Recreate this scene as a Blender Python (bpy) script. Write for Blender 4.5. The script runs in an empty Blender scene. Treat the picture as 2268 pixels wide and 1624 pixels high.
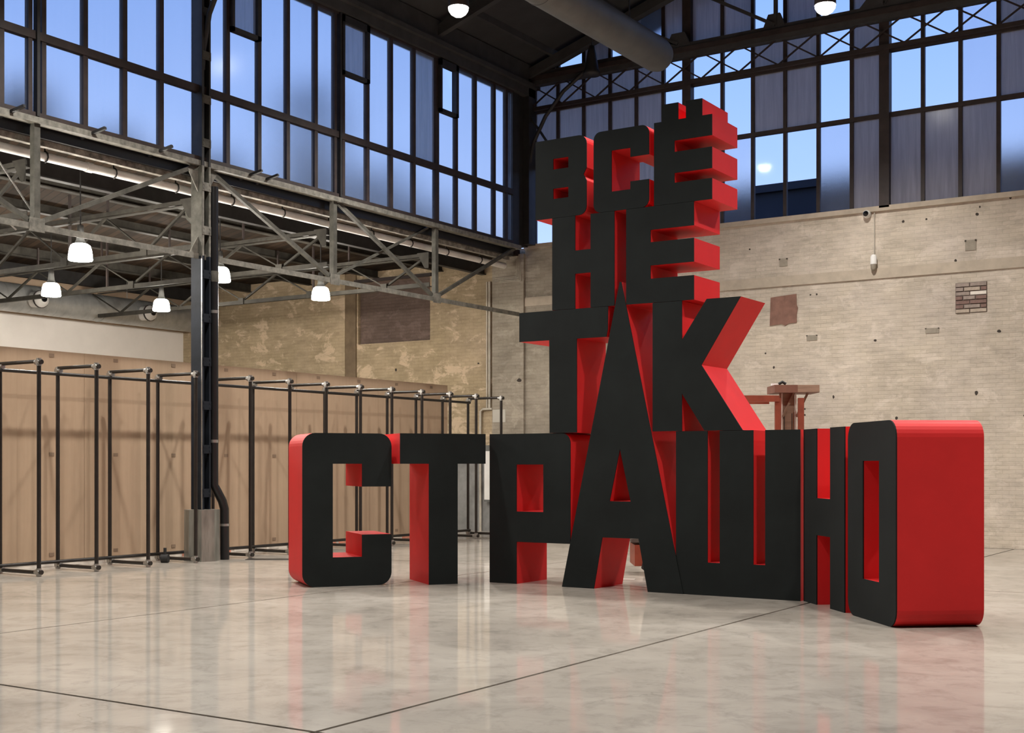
import bpy, math, random
from mathutils import Vector, Matrix
from mathutils.geometry import tessellate_polygon
random.seed(7)
S = bpy.context.scene
COL = S.collection
R = math.radians

# ------------------------------------------------------------------ camera
YAW = 0.5754
cd = bpy.data.cameras.new('camera'); cam = bpy.data.objects.new('camera', cd); COL.objects.link(cam)
cam.location = (0, 0, 1.6); cam.rotation_euler = (R(90), 0, YAW)
cd.sensor_width = 36; cd.lens = 36 * 2830 / 2268; cd.shift_y = (1027.5 - 812) / 2268
cd.clip_end = 600
S.camera = cam

# ------------------------------------------------------------------ world: clear dusk sky
W = bpy.data.worlds.new('dusk_sky'); S.world = W; W.use_nodes = True
nt = W.node_tree; nt.nodes.clear()
tc = nt.nodes.new('ShaderNodeTexCoord'); sp = nt.nodes.new('ShaderNodeSeparateXYZ')
rp = nt.nodes.new('ShaderNodeValToRGB'); bg = nt.nodes.new('ShaderNodeBackground'); wo = nt.nodes.new('ShaderNodeOutputWorld')
nt.links.new(tc.outputs['Generated'], sp.inputs[0]); nt.links.new(sp.outputs['Z'], rp.inputs[0])
nt.links.new(rp.outputs[0], bg.inputs[0]); nt.links.new(bg.outputs[0], wo.inputs[0])
cr = rp.color_ramp
cr.elements[0].position = 0.0; cr.elements[0].color = (.78, .86, 1.12, 1)
cr.elements[1].position = 1.0; cr.elements[1].color = (.05, .13, .46, 1)
for p, c in ((.10, (.68, .80, 1.08, 1)), (.22, (.40, .58, 1.02, 1)), (.36, (.25, .42, .88, 1))):
    e = cr.elements.new(p); e.color = c
bg.inputs[1].default_value = 1.3

# ------------------------------------------------------------------ exposure
V = S.view_settings
V.view_transform = 'Standard'; V.look = 'None'; V.gamma = 1; V.exposure = 0.0; V.use_curve_mapping = False
NAVE_W = 1620.0      # watts of each nave high-bay lamp
AISLE_E = 195.0      # emission of each glowing aisle shade

# ------------------------------------------------------------------ materials
M = {}
def newmat(n):
    m = bpy.data.materials.new(n); m.use_nodes = True; M[n] = m
    return m, m.node_tree, m.node_tree.nodes['Principled BSDF']
def _vec(t, space, scale=(1, 1, 1)):
    if space == 'world':
        g = t.nodes.new('ShaderNodeNewGeometry'); o = g.outputs['Position']
    else:
        g = t.nodes.new('ShaderNodeTexCoord'); o = g.outputs['Object']
    mp = t.nodes.new('ShaderNodeMapping'); mp.inputs['Scale'].default_value = scale
    t.links.new(o, mp.inputs[0]); return mp.outputs[0]
def _noise(t, vec, scale, detail=4, rough=.6, dist=0):
    n = t.nodes.new('ShaderNodeTexNoise'); n.inputs['Scale'].default_value = scale
    n.inputs['Detail'].default_value = detail; n.inputs['Roughness'].default_value = rough
    n.inputs['Distortion'].default_value = dist
    t.links.new(vec, n.inputs['Vector']); return n.outputs[0]
def _ramp(t, fac, stops):
    r = t.nodes.new('ShaderNodeValToRGB'); e = r.color_ramp.elements
    e[0].position, e[0].color = stops[0][0], (*stops[0][1], 1)
    e[1].position, e[1].color = stops[-1][0], (*stops[-1][1], 1)
    for p, c in stops[1:-1]:
        x = e.new(p); x.color = (*c, 1)
    t.links.new(fac, r.inputs[0]); return r.outputs[0]
def _mix(t, a, b, fac, mode='MIX'):
    x = t.nodes.new('ShaderNodeMix'); x.data_type = 'RGBA'; x.blend_type = mode
    for v, i in ((fac, 0), (a, 6), (b, 7)):
        if hasattr(v, 'is_linked'): t.links.new(v, x.inputs[i])
        elif i == 0: x.inputs[0].default_value = v
        else: x.inputs[i].default_value = (*v, 1)
    return x.outputs[2]
def _bump(t, b, h, strength, dist=.01):
    n = t.nodes.new('ShaderNodeBump'); n.inputs['Strength'].default_value = strength; n.inputs['Distance'].default_value = dist
    t.links.new(h, n.inputs['Height']); t.links.new(n.outputs[0], b.inputs['Normal'])
def simple(n, c, rough=.6, metal=0, var=.15, scale=6, space='object', bump=0, spec=.5, stretch=(1, 1, 1)):
    m, t, b = newmat(n)
    f = _noise(t, _vec(t, space, stretch), scale)
    lo = tuple(max(0, x * (1 - var)) for x in c); hi = tuple(min(1, x * (1 + var)) for x in c)
    t.links.new(_ramp(t, f, [(.3, lo), (.7, hi)]), b.inputs['Base Color'])
    b.inputs['Roughness'].default_value = rough; b.inputs['Metallic'].default_value = metal
    b.inputs['Specular IOR Level'].default_value = spec
    if bump: _bump(t, b, f, bump)
    return m
simple('letter_black', (.0082, .0105, .0104), .78, var=.28, scale=1.4, bump=.02, spec=.22)
simple('letter_red', (.63, .021, .023), .55, var=.04, scale=3, spec=.25)
simple('tube_black', (.014, .011, .009), .38, var=.3, scale=9)
simple('fitting_metal', (.42, .415, .40), .36, metal=.9, var=.15, scale=30)
simple('column_navy', (.011, .014, .020), .62, var=.3, scale=4, spec=.18)
simple('grey_steel', (.085, .082, .070), .65, var=.4, scale=5, bump=.05, spec=.2)
simple('pale_steel', (.17, .163, .138), .6, var=.45, scale=9, bump=.06)
simple('truss_brown', (.040, .037, .031), .7, var=.35, scale=5, spec=.15)
simple('plate_peeling', (.26, .245, .21), .7, var=.7, scale=8, bump=.1)
simple('dark_steel', (.020, .019, .019), .6, var=.35, scale=5)
simple('rust_dark', (.030, .020, .018), .6, var=.35, scale=5)
simple('black_pipe', (.008, .008, .009), .35, var=.2)
simple('white_pipe', (.78, .765, .735), .5, var=.16, scale=2)
simple('white_paint', (.84, .80, .76), .7, var=.03, scale=2)
simple('tan_paint', (.50, .37, .26), .75, var=.06, scale=2)
simple('galvanised', (.40, .41, .405), .30, metal=.45, var=.14, scale=5)
simple('nozzle_white', (.70, .69, .67), .35, var=.05)
simple('duct_grey', (.13, .132, .126), .55, metal=.3, var=.15, scale=2)
simple('plaster_white', (.78, .77, .74), .6, var=.03)
simple('roof_dark', (.032, .032, .033), .8, var=.25, scale=1.2, space='world')
simple('roof_beam', (.040, .039, .039), .7, var=.25, scale=3, space='world')
simple('lift_orange', (.25, .055, .026), .5, var=.2, scale=6)
simple('wood_ply', (.30, .20, .135), .7, var=.2, scale=3, stretch=(1, 1, 8))
simple('wood_brown', (.19, .085, .055), .65, var=.2, scale=5)
simple('rubber', (.012, .012, .012), .75)
simple('gap_glow_salmon', (.74, .30, .20), .6, var=.08)  # painted glow of the lit gap under the partition
simple('gap_glow_trim_white', (.74, .68, .60), .6, var=.08)  # painted white of the lit gap, shared with real pale trim and one brick
simple('label_brown', (.26, .18, .12), .7, var=.1)
simple('patch_red', (.22, .115, .085), .85, var=.2, scale=7, bump=.2, space='world')
simple('infill_bed', (.13, .10, .085), .9, var=.1, scale=9, space='world')
simple('brick_grey', (.30, .245, .21), .85, var=.2, scale=14, bump=.2, space='world')
simple('brick_rose', (.20, .125, .105), .85, var=.2, scale=14, bump=.2, space='world')
simple('brick_pale', (.42, .35, .28), .85, var=.15, scale=14, bump=.2, space='world')
simple('vent_grey', (.30, .265, .21), .8, var=.12, scale=14, space='world')
simple('hole_dark', (.05, .04, .032), .9, var=.2)
simple('conduit_pale', (.48, .44, .37), .55, var=.2, scale=4)
simple('paper', (.50, .475, .42), .8, var=.03)
simple('bark', (.03, .022, .016), .9)
simple('leaf_dark', (.040, .055, .060), .9, var=.5, scale=2)
simple('far_render', (.018, .022, .032), .9, var=.2, scale=.2)
simple('far_window', (.012, .016, .022), .3)
simple('earth', (.05, .05, .045), .95, var=.3, scale=.3)
simple('lens_black', (.006, .006, .007), .12)
simple('hatch_plate', (.05, .048, .045), .45, metal=.5)
simple('glove_white', (.8, .8, .78), .7)

# polished concrete floor
m, t, b = newmat('concrete_floor')
v = _vec(t, 'world')
f1 = _noise(t, v, .55, 6, .62, .6); f2 = _noise(t, _vec(t, 'world', (1, 1, 1)), 3.2, 8, .7, .5); f3 = _noise(t, v, 26, 3)
c1 = _ramp(t, f1, [(.28, (.285, .252, .214)), (.5, (.41, .370, .318)), (.72, (.52, .476, .418))])
c2 = _ramp(t, f2, [(.30, (.62, .61, .60)), (.52, (1, 1, 1)), (.8, (1.0, .99, .97))])
c = _mix(t, c1, c2, .85, 'MULTIPLY')
vo = t.nodes.new('ShaderNodeTexVoronoi'); vo.feature = 'DISTANCE_TO_EDGE'; vo.inputs['Scale'].default_value = .42
wv = t.nodes.new('ShaderNodeVectorMath'); wv.operation = 'ADD'
nv = t.nodes.new('ShaderNodeTexNoise'); nv.inputs['Scale'].default_value = 1.6; nv.inputs['Detail'].default_value = 6
t.links.new(v, nv.inputs['Vector']); t.links.new(v, wv.inputs[0]); t.links.new(nv.outputs[1], wv.inputs[1]); t.links.new(wv.outputs[0], vo.inputs['Vector'])
ck = _ramp(t, vo.outputs[0], [(0, (1, 1, 1)), (.0045, (0, 0, 0))])
gate = _ramp(t, _noise(t, v, .33, 2), [(.56, (0, 0, 0)), (.62, (1, 1, 1))])
ckm = _mix(t, ck, gate, 1.0, 'MULTIPLY')
ckf = t.nodes.new('ShaderNodeMath'); ckf.operation = 'MULTIPLY'; ckf.inputs[1].default_value = .45
t.links.new(ckm, ckf.inputs[0])
c = _mix(t, c, (.16, .14, .12), ckf.outputs[0])
t.links.new(c, b.inputs['Base Color'])
t.links.new(_ramp(t, f2, [(.3, (.55, .55, .55)), (.7, (.45, .45, .45))]), b.inputs['Roughness'])
b.inputs['Specular IOR Level'].default_value = .3
b.inputs['Coat Weight'].default_value = .75; b.inputs['Coat Roughness'].default_value = .062
_bump(t, b, f3, .015, .004)
simple('joint_dark', (.075, .066, .056), .8, var=.2)

# painted brick walls
def brickmat(n, base, mort, pal, dark, amount, bump=.55, dirt=.74, peel=.45):
    m, t, b = newmat(n)
    g = t.nodes.new('ShaderNodeNewGeometry'); s = t.nodes.new('ShaderNodeSeparateXYZ'); cb = t.nodes.new('ShaderNodeCombineXYZ')
    t.links.new(g.outputs['Position'], s.inputs[0])
    ad = t.nodes.new('ShaderNodeMath'); ad.operation = 'ADD'; t.links.new(s.outputs[0], ad.inputs[0]); t.links.new(s.outputs[1], ad.inputs[1])
    t.links.new(ad.outputs[0], cb.inputs[0]); t.links.new(s.outputs[2], cb.inputs[1])
    br = t.nodes.new('ShaderNodeTexBrick'); br.inputs['Scale'].default_value = 1
    br.inputs['Brick Width'].default_value = .235; br.inputs['Row Height'].default_value = .078
    br.inputs['Mortar Size'].default_value = .007; br.inputs['Mortar Smooth'].default_value = .6
    br.inputs['Color1'].default_value = (*base, 1); br.inputs['Color2'].default_value = (*[x * .90 for x in base], 1)
    br.inputs['Mortar'].default_value = (*mort, 1); br.inputs['Bias'].default_value = -.1
    t.links.new(cb.outputs[0], br.inputs['Vector'])
    v = g.outputs['Position']
    f1 = _noise(t, v, .8, 6, .65); f2 = _noise(t, _vec(t, 'world', (1, 1, 3.2)), 2.6, 6, .7); f3 = _noise(t, _vec(t, 'world', (1, 1, 2)), 9, 5, .75)
    c = _mix(t, br.outputs[0], pal, _ramp(t, f1, [(.42, (0, 0, 0)), (.7, (amount,) * 3)]))
    c = _mix(t, c, _ramp(t, f2, [(.28, (dirt,) * 3), (.55, (1, 1, 1))]), 1.0, 'MULTIPLY')
    f4 = _noise(t, _vec(t, 'world', (1, 1, 1.6)), 1.7, 9, .72, .4)
    c = _mix(t, c, tuple(min(1, x * 1.12) for x in pal), _ramp(t, f4, [(.54, (0, 0, 0)), (.60, (peel,) * 3)]))
    f5 = _noise(t, _vec(t, 'world', (1, 1, 1.2)), .45, 5, .6)
    c = _mix(t, c, _ramp(t, f5, [(.3, (.80, .80, .82)), (.6, (1, 1, 1))]), 1.0, 'MULTIPLY')
    c = _mix(t, c, dark, _ramp(t, f3, [(.68, (0, 0, 0)), (.76, (.8, .8, .8))]))
    t.links.new(c, b.inputs['Base Color']); b.inputs['Roughness'].default_value = .85
    b.inputs['Specular IOR Level'].default_value = .2
    h = _mix(t, br.outputs[1], f3, .55)
    n2 = t.nodes.new('ShaderNodeBump'); n2.invert = True; n2.inputs['Strength'].default_value = bump; n2.inputs['Distance'].default_value = .012
    t.links.new(h, n2.inputs['Height']); t.links.new(n2.outputs[0], b.inputs['Normal'])
brickmat('brick_nave', (.60, .525, .425), (.52, .455, .365), (.68, .60, .515), (.20, .165, .125), .75)
brickmat('brick_aisle', (.44, .35, .225), (.36, .285, .18), (.62, .49, .35), (.17, .125, .08), .5, peel=.75)
brickmat('brick_corner_shade', (.36, .318, .255), (.30, .262, .21), (.47, .415, .34), (.15, .12, .09), .6)  # greyer brick, darkened further because the corner is lit less
brickmat('brick_infill', (.155, .112, .092), (.115, .085, .072), (.21, .15, .13), (.08, .06, .05), .5)
simple('dado_grey', (.22, .22, .215), .7, var=.2, scale=3, space='world')
simple('concrete_band', (.45, .385, .305), .85, var=.12, scale=4, space='world')
simple('pilaster_brown', (.175, .125, .075), .8, var=.2, scale=4, space='world')
simple('pedestal_metal', (.22, .215, .19), .3, metal=.35, var=.4, scale=3, stretch=(3, 3, .4))

# cardboard
m, t, b = newmat('cardboard')
f = _noise(t, _vec(t, 'world', (6, 6, .5)), 3, 5); g2 = _noise(t, _vec(t, 'world'), 1.1, 4)
c = _mix(t, _ramp(t, f, [(.3, (.455, .325, .22)), (.7, (.485, .35, .24))]), _ramp(t, g2, [(.3, (.90,) * 3), (.7, (1, 1, 1))]), 1, 'MULTIPLY')
t.links.new(c, b.inputs['Base Color']); b.inputs['Roughness'].default_value = .8; b.inputs['Specular IOR Level'].default_value = .2

# plank ceiling of the aisle (diagonal sheathing)
m, t, b = newmat('plank_ceiling')
g = t.nodes.new('ShaderNodeNewGeometry'); mp = t.nodes.new('ShaderNodeMapping')
mp.inputs['Rotation'].default_value = (0, 0, R(23.5)); t.links.new(g.outputs['Position'], mp.inputs[0])
br = t.nodes.new('ShaderNodeTexBrick'); br.inputs['Scale'].default_value = 1; br.inputs['Brick Width'].default_value = 3.6
br.inputs['Row Height'].default_value = .16; br.inputs['Mortar Size'].default_value = .012
br.inputs['Color1'].default_value = (.052, .034, .022, 1); br.inputs['Color2'].default_value = (.024, .017, .012, 1); br.inputs['Mortar'].default_value = (.02, .016, .012, 1)
t.links.new(mp.outputs[0], br.inputs['Vector'])
c = _mix(t, br.outputs[0], _ramp(t, _noise(t, _vec(t, 'world'), 1.4, 5), [(.3, (.55,) * 3), (.7, (1, 1, 1))]), 1, 'MULTIPLY')
t.links.new(c, b.inputs['Base Color']); b.inputs['Roughness'].default_value = .9; b.inputs['Specular IOR Level'].default_value = .08

# glazing
def glass(n, kind, tint, haze=0.0, grey=(.3, .32, .36), rough=.2):
    m = bpy.data.materials.new(n); m.use_nodes = True; M[n] = m; t = m.node_tree; t.nodes.clear()
    out = t.nodes.new('ShaderNodeOutputMaterial')
    gl = t.nodes.new('ShaderNodeBsdfGlossy'); gl.inputs['Roughness'].default_value = .06 if kind == 'clear' else .2; gl.inputs[0].default_value = (1, 1, 1, 1)
    f0 = t.nodes.new('ShaderNodeFresnel'); f0.inputs[0].default_value = 1.45
    gm = t.nodes.new('ShaderNodeNewGeometry'); iv = t.nodes.new('ShaderNodeMath'); iv.operation = 'SUBTRACT'; iv.inputs[0].default_value = 1
    t.links.new(gm.outputs['Backfacing'], iv.inputs[1])
    fr = t.nodes.new('ShaderNodeMath'); fr.operation = 'MULTIPLY'; t.links.new(f0.outputs[0], fr.inputs[0]); t.links.new(iv.outputs[0], fr.inputs[1])
    if kind == 'clear':
        tr = t.nodes.new('ShaderNodeBsdfTransparent'); tr.inputs[0].default_value = (*tint, 1); base = tr.outputs[0]
    else:
        tr = t.nodes.new('ShaderNodeBsdfRefraction'); tr.inputs[0].default_value = (*tint, 1)
        tr.inputs['IOR'].default_value = 1.3; tr.inputs['Roughness'].default_value = rough; base = tr.outputs[0]
    if haze:
        df = t.nodes.new('ShaderNodeBsdfDiffuse'); tl = t.nodes.new('ShaderNodeBsdfTranslucent')
        f = _noise(t, _vec(t, 'world', (7, 7, .35)), 2.2, 6, .7)
        cc = _ramp(t, f, [(.3, tuple(x * .75 for x in grey)), (.7, tuple(min(1, x * 1.2) for x in grey))])
        t.links.new(cc, df.inputs[0]); t.links.new(cc, tl.inputs[0])
        m2 = t.nodes.new('ShaderNodeMixShader'); m2.inputs[0].default_value = .6
        t.links.new(df.outputs[0], m2.inputs[1]); t.links.new(tl.outputs[0], m2.inputs[2])
        m1 = t.nodes.new('ShaderNodeMixShader'); m1.inputs[0].default_value = haze
        t.links.new(base, m1.inputs[1]); t.links.new(m2.outputs[0], m1.inputs[2]); base = m1.outputs[0]
    mx = t.nodes.new('ShaderNodeMixShader')
    t.links.new(fr.outputs[0], mx.inputs[0]); t.links.new(base, mx.inputs[1]); t.links.new(gl.outputs[0], mx.inputs[2])
    t.links.new(mx.outputs[0], out.inputs[0])
glass('pane_clear', 'clear', (.93, .96, 1))
glass('pane_blur', 'rough', (.97, .98, 1), .13, (.46, .50, .57), .20)
glass('pane_frosted', 'rough', (.80, .80, .82), .74, (.50, .465, .465), .30)
glass('pane_dirty', 'rough', (.80, .83, .88), .55, (.42, .44, .47), .25)

def emit(n, c, s):
    m = bpy.data.materials.new(n); m.use_nodes = True; M[n] = m; t = m.node_tree; t.nodes.clear()
    e = t.nodes.new('ShaderNodeEmission'); e.inputs[0].default_value = (*c, 1); e.inputs[1].default_value = s
    o = t.nodes.new('ShaderNodeOutputMaterial'); t.links.new(e.outputs[0], o.inputs[0])
LAMP_C = (1.0, .93, .83)
emit('shade_glow', LAMP_C, AISLE_E)
emit('bowl_glow', (1, .95, .88), 30)

# ------------------------------------------------------------------ geometry helpers
class MB:
    def __init__(s): s.v = []; s.f = []; s.sm = []
    def add(s, vs, fs, smooth=False):
        o = len(s.v); s.v += [tuple(x) for x in vs]; s.f += [tuple(i + o for i in f) for f in fs]; s.sm += [smooth] * len(fs); return s
    def box(s, x0, y0, z0, x1, y1, z1):
        vs = [(x, y, z) for z in (z0, z1) for y in (y0, y1) for x in (x0, x1)]
        return s.add(vs, [(0, 2, 3, 1), (4, 5, 7, 6), (0, 1, 5, 4), (2, 6, 7, 3), (0, 4, 6, 2), (1, 3, 7, 5)])
    def bar(s, a, b, w, h=None, up=(0, 0, 1)):
        h = h or w; a = Vector(a); b = Vector(b); d = (b - a).normalized(); u = Vector(up)
        if abs(d.dot(u)) > .98: u = Vector((1, 0, 0))
        x = d.cross(u).normalized() * (w / 2); y = x.cross(d).normalized() * (h / 2)
        vs = [p + i * x + j * y for p in (a, b) for i, j in ((-1, -1), (1, -1), (1, 1), (-1, 1))]
        return s.add(vs, [(3, 2, 1, 0), (4, 5, 6, 7), (0, 1, 5, 4), (1, 2, 6, 5), (2, 3, 7, 6), (3, 0, 4, 7)])
    def tube(s, pts, r, n=10, cap=True):
        pts = [Vector(p) for p in pts]; rs = r if isinstance(r, (list, tuple)) else [r] * len(pts)
        rings = []; ref = None
        for i, p in enumerate(pts):
            d = (pts[min(i + 1, len(pts) - 1)] - pts[max(i - 1, 0)]).normalized()
            if ref is None: ref = Vector((0, 0, 1)) if abs(d.z) < .9 else Vector((1, 0, 0))
            x = d.cross(ref).normalized(); y = d.cross(x).normalized(); ref = -y if False else ref
            rings.append([p + rs[i] * (math.cos(2 * math.pi * k / n) * x + math.sin(2 * math.pi * k / n) * y) for k in range(n)])
        vs = [q for g in rings for q in g]; fs = []
        for i in range(len(rings) - 1):
            for k in range(n):
                a = i * n + k; b2 = i * n + (k + 1) % n; fs.append((a, b2, b2 + n, a + n))
        s.add(vs, fs, True)
        if cap:
            s.add(rings[0], [tuple(range(n))]); s.add(rings[-1], [tuple(reversed(range(n)))])
        return s
    def lathe(s, prof, n=24, c=(0, 0, 0), smooth=True):
        vs = []; fs = []
        for r, z in prof:
            for k in range(n):
                a = 2 * math.pi * k / n; vs.append((c[0] + r * math.cos(a), c[1] + r * math.sin(a), c[2] + z))
        for i in range(len(prof) - 1):
            for k in range(n):
                a = i * n + k; b2 = i * n + (k + 1) % n; fs.append((a, b2, b2 + n, a + n))
        return s.add(vs, fs, smooth)
    def prism(s, loops, y0, y1, smooth_sides=False):
        """outline loops in (x, z), first the outer one then the holes, extruded from y0 to y1"""
        tris = tessellate_polygon([[Vector((x, z, 0)) for x, z in L] for L in loops])
        flat = [p for L in loops for p in L]
        s.add([(x, y0, z) for x, z in flat], tris); s.add([(x, y1, z) for x, z in flat], [tuple(reversed(q)) for q in tris])
        for L in loops:
            n = len(L)
            s.add([(x, y0, z) for x, z in L] + [(x, y1, z) for x, z in L], [(k, (k + 1) % n, (k + 1) % n + n, k + n) for k in range(n)])
        return s
    def mesh(s, name):
        me = bpy.data.meshes.new(name); me.from_pydata(s.v, [], s.f); me.update()
        for p, q in zip(me.polygons, s.sm): p.use_smooth = q
        import bmesh
        b = bmesh.new(); b.from_mesh(me); bmesh.ops.recalc_face_normals(b, faces=b.faces); b.to_mesh(me); b.free()
        return me
    def build(s, name, mat, parent=None, loc=(0, 0, 0), rz=0):
        me = s.mesh(name); me.materials.append(M[mat])
        return link(name, me, parent, loc, rz)
def link(name, data, parent=None, loc=(0, 0, 0), rz=0):
    o = bpy.data.objects.new(name, data); COL.objects.link(o); o.location = loc; o.rotation_euler = (0, 0, rz)
    if parent: o.parent = parent
    return o
def tag(o, label=None, cat=None, group=None, kind=None):
    if label: o['label'] = label
    if cat: o['category'] = cat
    if group: o['group'] = group
    if kind: o['kind'] = kind
    return o
def thing(name, label, cat, loc=(0, 0, 0), rz=0, group=None, kind=None):
    return tag(link(name, None, None, loc, rz), label, cat, group, kind)
def copy_tree(o, parent=None):
    c = o.copy(); COL.objects.link(c); c.parent = parent
    for ch in list(o.children): copy_tree(ch, c)
    return c
def struct(o, label=None): return tag(o, label, None, None, 'structure')
def rounded(pts, n=7):
    """pts: (x, z) or (x, z, r); corners with r are rounded"""
    out = []; N = len(pts)
    for i, p in enumerate(pts):
        if len(p) == 2 or p[2] == 0: out.append((p[0], p[1])); continue
        P = Vector(p[:2]); A = (Vector(pts[i - 1][:2]) - P).normalized(); B = (Vector(pts[(i + 1) % N][:2]) - P).normalized()
        ang = A.angle(B); d = p[2] / math.tan(ang / 2); c = P + (A + B).normalized() * (p[2] / math.sin(ang / 2))
        a0 = P + A * d - c; a1 = P + B * d - c; tot = a0.angle_signed(a1)
        for k in range(n + 1):
            q = c + Matrix.Rotation(-tot * k / n, 2) @ a0; out.append((q.x, q.y))
    return out

# ================================================================== SETTING
XL, YB, XS, XR, YF = -15.8, 25.2, -27.4, 9.2, -9.0     # colonnade, end wall, aisle side wall, other wall, wall behind camera
# ---- floor slabs with recessed joints
fl = struct(MB().box(XS - .3, YF - .3, -.25, XR + .3, YB + .3, -.018).build('floor', 'joint_dark'), 'polished grey concrete floor cast in large square bays')
xs = [XS] + [-21.6, -16.1, -10.61, -5.13, .35, 5.85] + [XR]; ys = [YF, -5.3, .25, 5.75, 16.75, YB]
g = .017
for i in range(len(xs) - 1):
    for j in range(len(ys) - 1):
        MB().box(xs[i] + g, ys[j] + g, -.018, xs[i + 1] - g, ys[j + 1] - g, 0).build('slab', 'concrete_floor', fl)
# ---- end wall (brick) with a bricked-up opening in the aisle part
wb = MB()
ox0, ox1, oz0, oz1 = -21.02, -18.74, 4.64, 6.21
wb.box(XS - .3, YB + .14, 0, XR + .3, YB + .5, 6.66)
wb.box(XS - .3, YB, 0, ox0, YB + .14, 6.66); wb.box(ox1, YB, 0, -16.86, YB + .14, 6.66)
wb.box(ox0, YB, 0, ox1, YB + .14, oz0); wb.box(ox0, YB, oz1, ox1, YB + .14, 6.66)
wall = struct(wb.build('wall_back', 'brick_aisle'), 'old yellowish brick end wall of the hall')
MB().box(-13.0, YB - .002, 0, XR + .3, YB + .14, 6.66).build('nave_brickwork', 'brick_nave', wall)
MB().box(-15.98, YB - .002, 0, -13.0, YB + .14, 6.66).build('shaded_corner_brickwork', 'brick_corner_shade', wall)  # stretch split off so the corner's weaker light sits in its colour
MB().box(-16.86, YB - .07, 0, -15.98, YB + .14, 6.5).build('pilaster', 'brick_corner_shade', wall)
MB().box(-17.9, YB - .012, 0, -16.87, YB, 1.78).build('dado', 'dado_grey', wall)
MB().box(-16.87, YB - .078, 0, -15.97, YB, 1.78).build('dado', 'dado_grey', wall)
MB().box(-23.4, YB - .05, 0, -21.42, YB, 6.6).build('pilaster', 'brick_aisle', wall)
MB().box(-21.42, YB - .035, 3.42, -21.07, YB, 6.6).build('pilaster', 'pilaster_brown', wall)
MB().box(ox0, YB + .09, oz0, ox1, YB + .14, oz1).build('opening_infill', 'brick_infill', wall)
MB().bar((ox0 - .1, YB - .02, oz1 + .03), (ox1 + .05, YB - .02, oz1 + .03), .06, .08).build('lintel', 'rust_dark', wall)
MB().box(-15.98, YB - .03, 5.27, XR, YB, 5.475).build('concrete_band', 'concrete_band', wall)
MB().box(-15.98, YB - .06, 6.60, XR, YB + .3, 6.70).build('coping', 'concrete_band', wall)
MB().prism([rounded([(-9.95, 4.47), (-9.93, 5.05), (-9.38, 5.09), (-9.37, 4.86), (-9.345, 4.80), (-9.37, 4.66), (-9.37, 4.50), (-9.55, 4.49), (-9.62, 4.45), (-9.70, 4.49)])], YB - .022, YB).build('red_patch', 'patch_red', wall)
# small vents and holes
for x, z, w, h in ((-9.66, 5.76, .17, .16), (-9.05, 4.17, .22, .11), (-6.64, 4.18, .26, .10), (-5.92, 5.77, .2, .2)):
    q = MB().box(x - w / 2, YB - .012, z - h / 2, x + w / 2, YB, z + h / 2).build('vent_plate', 'vent_grey', wall)
    for sx in (-1, 1): MB().box(x + sx * w * .47 - .015, YB - .016, z + h * .35, x + sx * w * .47 + .015, YB - .010, z + h * .52).build('screw_hole', 'hole_dark', q)
for x, z, w in ((-10.05, 3.9, .05), (-9.87, 3.6, .05), (-7.75, 4.05, .07), (-5.4, 4.1, .08), (-7.2, 6.35, .06), (-6.75, 6.35, .05), (-5.8, 6.35, .07), (-5.2, 6.6, .06),
                (-5.75, 6.48, .04), (-8.6, 2.95, .05), (-5.82, 2.95, .07), (-9.2, 2.6, .035), (-9.2, 2.72, .035), (-8.95, 5.05, .04), (-9.08, 5.05, .04), (-10.4, 6.1, .05),
                (-7.33, 2.5, .06), (-6.2, 5.5, .05), (-4.95, 2.5, .05), (-5.3, 5.4, .1), (-16.1, 3.55, .13), (-22.9, 4.6, .06), (-22.2, 4.75, .05), (-23.3, 4.55, .05), (-17.3, 4.0, .06), (-19.8, 3.95, .08)):
    hgt = w * random.uniform(.7, 1.5)
    MB().prism([[(x + w / 2 * math.cos(a) * random.uniform(.7, 1.1), z + hgt / 2 * math.sin(a) * random.uniform(.7, 1.1)) for a in [k * math.pi / 4 for k in range(8)]]], YB - .004 - (.07 if -16.86 < x < -15.98 else 0), YB).build('chipped_hole', 'hole_dark', wall)
# square of bare bricks
bx0, bx1, bz0, bz1 = -6.20, -5.62, 4.48, 5.06
bed = MB().box(bx0, YB - .01, bz0, bx1, YB, bz1).build('brick_panel', 'infill_bed', wall)
rows = 7; rh = (bz1 - bz0) / rows
for r_ in range(rows):
    cuts = [0, .27, .80, 1] if r_ % 2 else [0, .46, 1]
    if r_ == 3: cuts = [0, .24, .64, 1]
    for a, c_ in zip(cuts, cuts[1:]):
        mt = random.choice(['brick_grey', 'brick_grey', 'brick_grey', 'brick_pale', 'brick_rose'])
        if r_ == 4 and a > .2 and a < .5: mt = 'gap_glow_trim_white'
        MB().box(bx0 + a * .58 + .010, YB - random.uniform(.018, .03), bz0 + r_ * rh + .010, bx0 + c_ * .58 - .010, YB - .008, bz0 + (r_ + 1) * rh - .010).build('brick', mt, bed)
# ---- other walls
wl = struct(MB().box(XS - .3, YF, 0, XS, YB, 5.3).build('wall_left', 'white_paint'), 'white painted side wall of the aisle')
MB().box(XS - .3, YF, 5.3, XS, YB, 7.2).build('upper_wall', 'tan_paint', wl)
struct(MB().box(XR, YF, 0, XR + .3, YB, 10.7).build('wall_right', 'brick_nave'))
struct(MB().box(XS - .3, YF - .3, 0, XR + .3, YF, 15.2).build('wall_front', 'brick_nave'))
struct(MB().box(XL - .25, YF, 6.6, XL + .05, 3.6, 10.7).build('wall_upper', 'brick_nave'))
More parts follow.
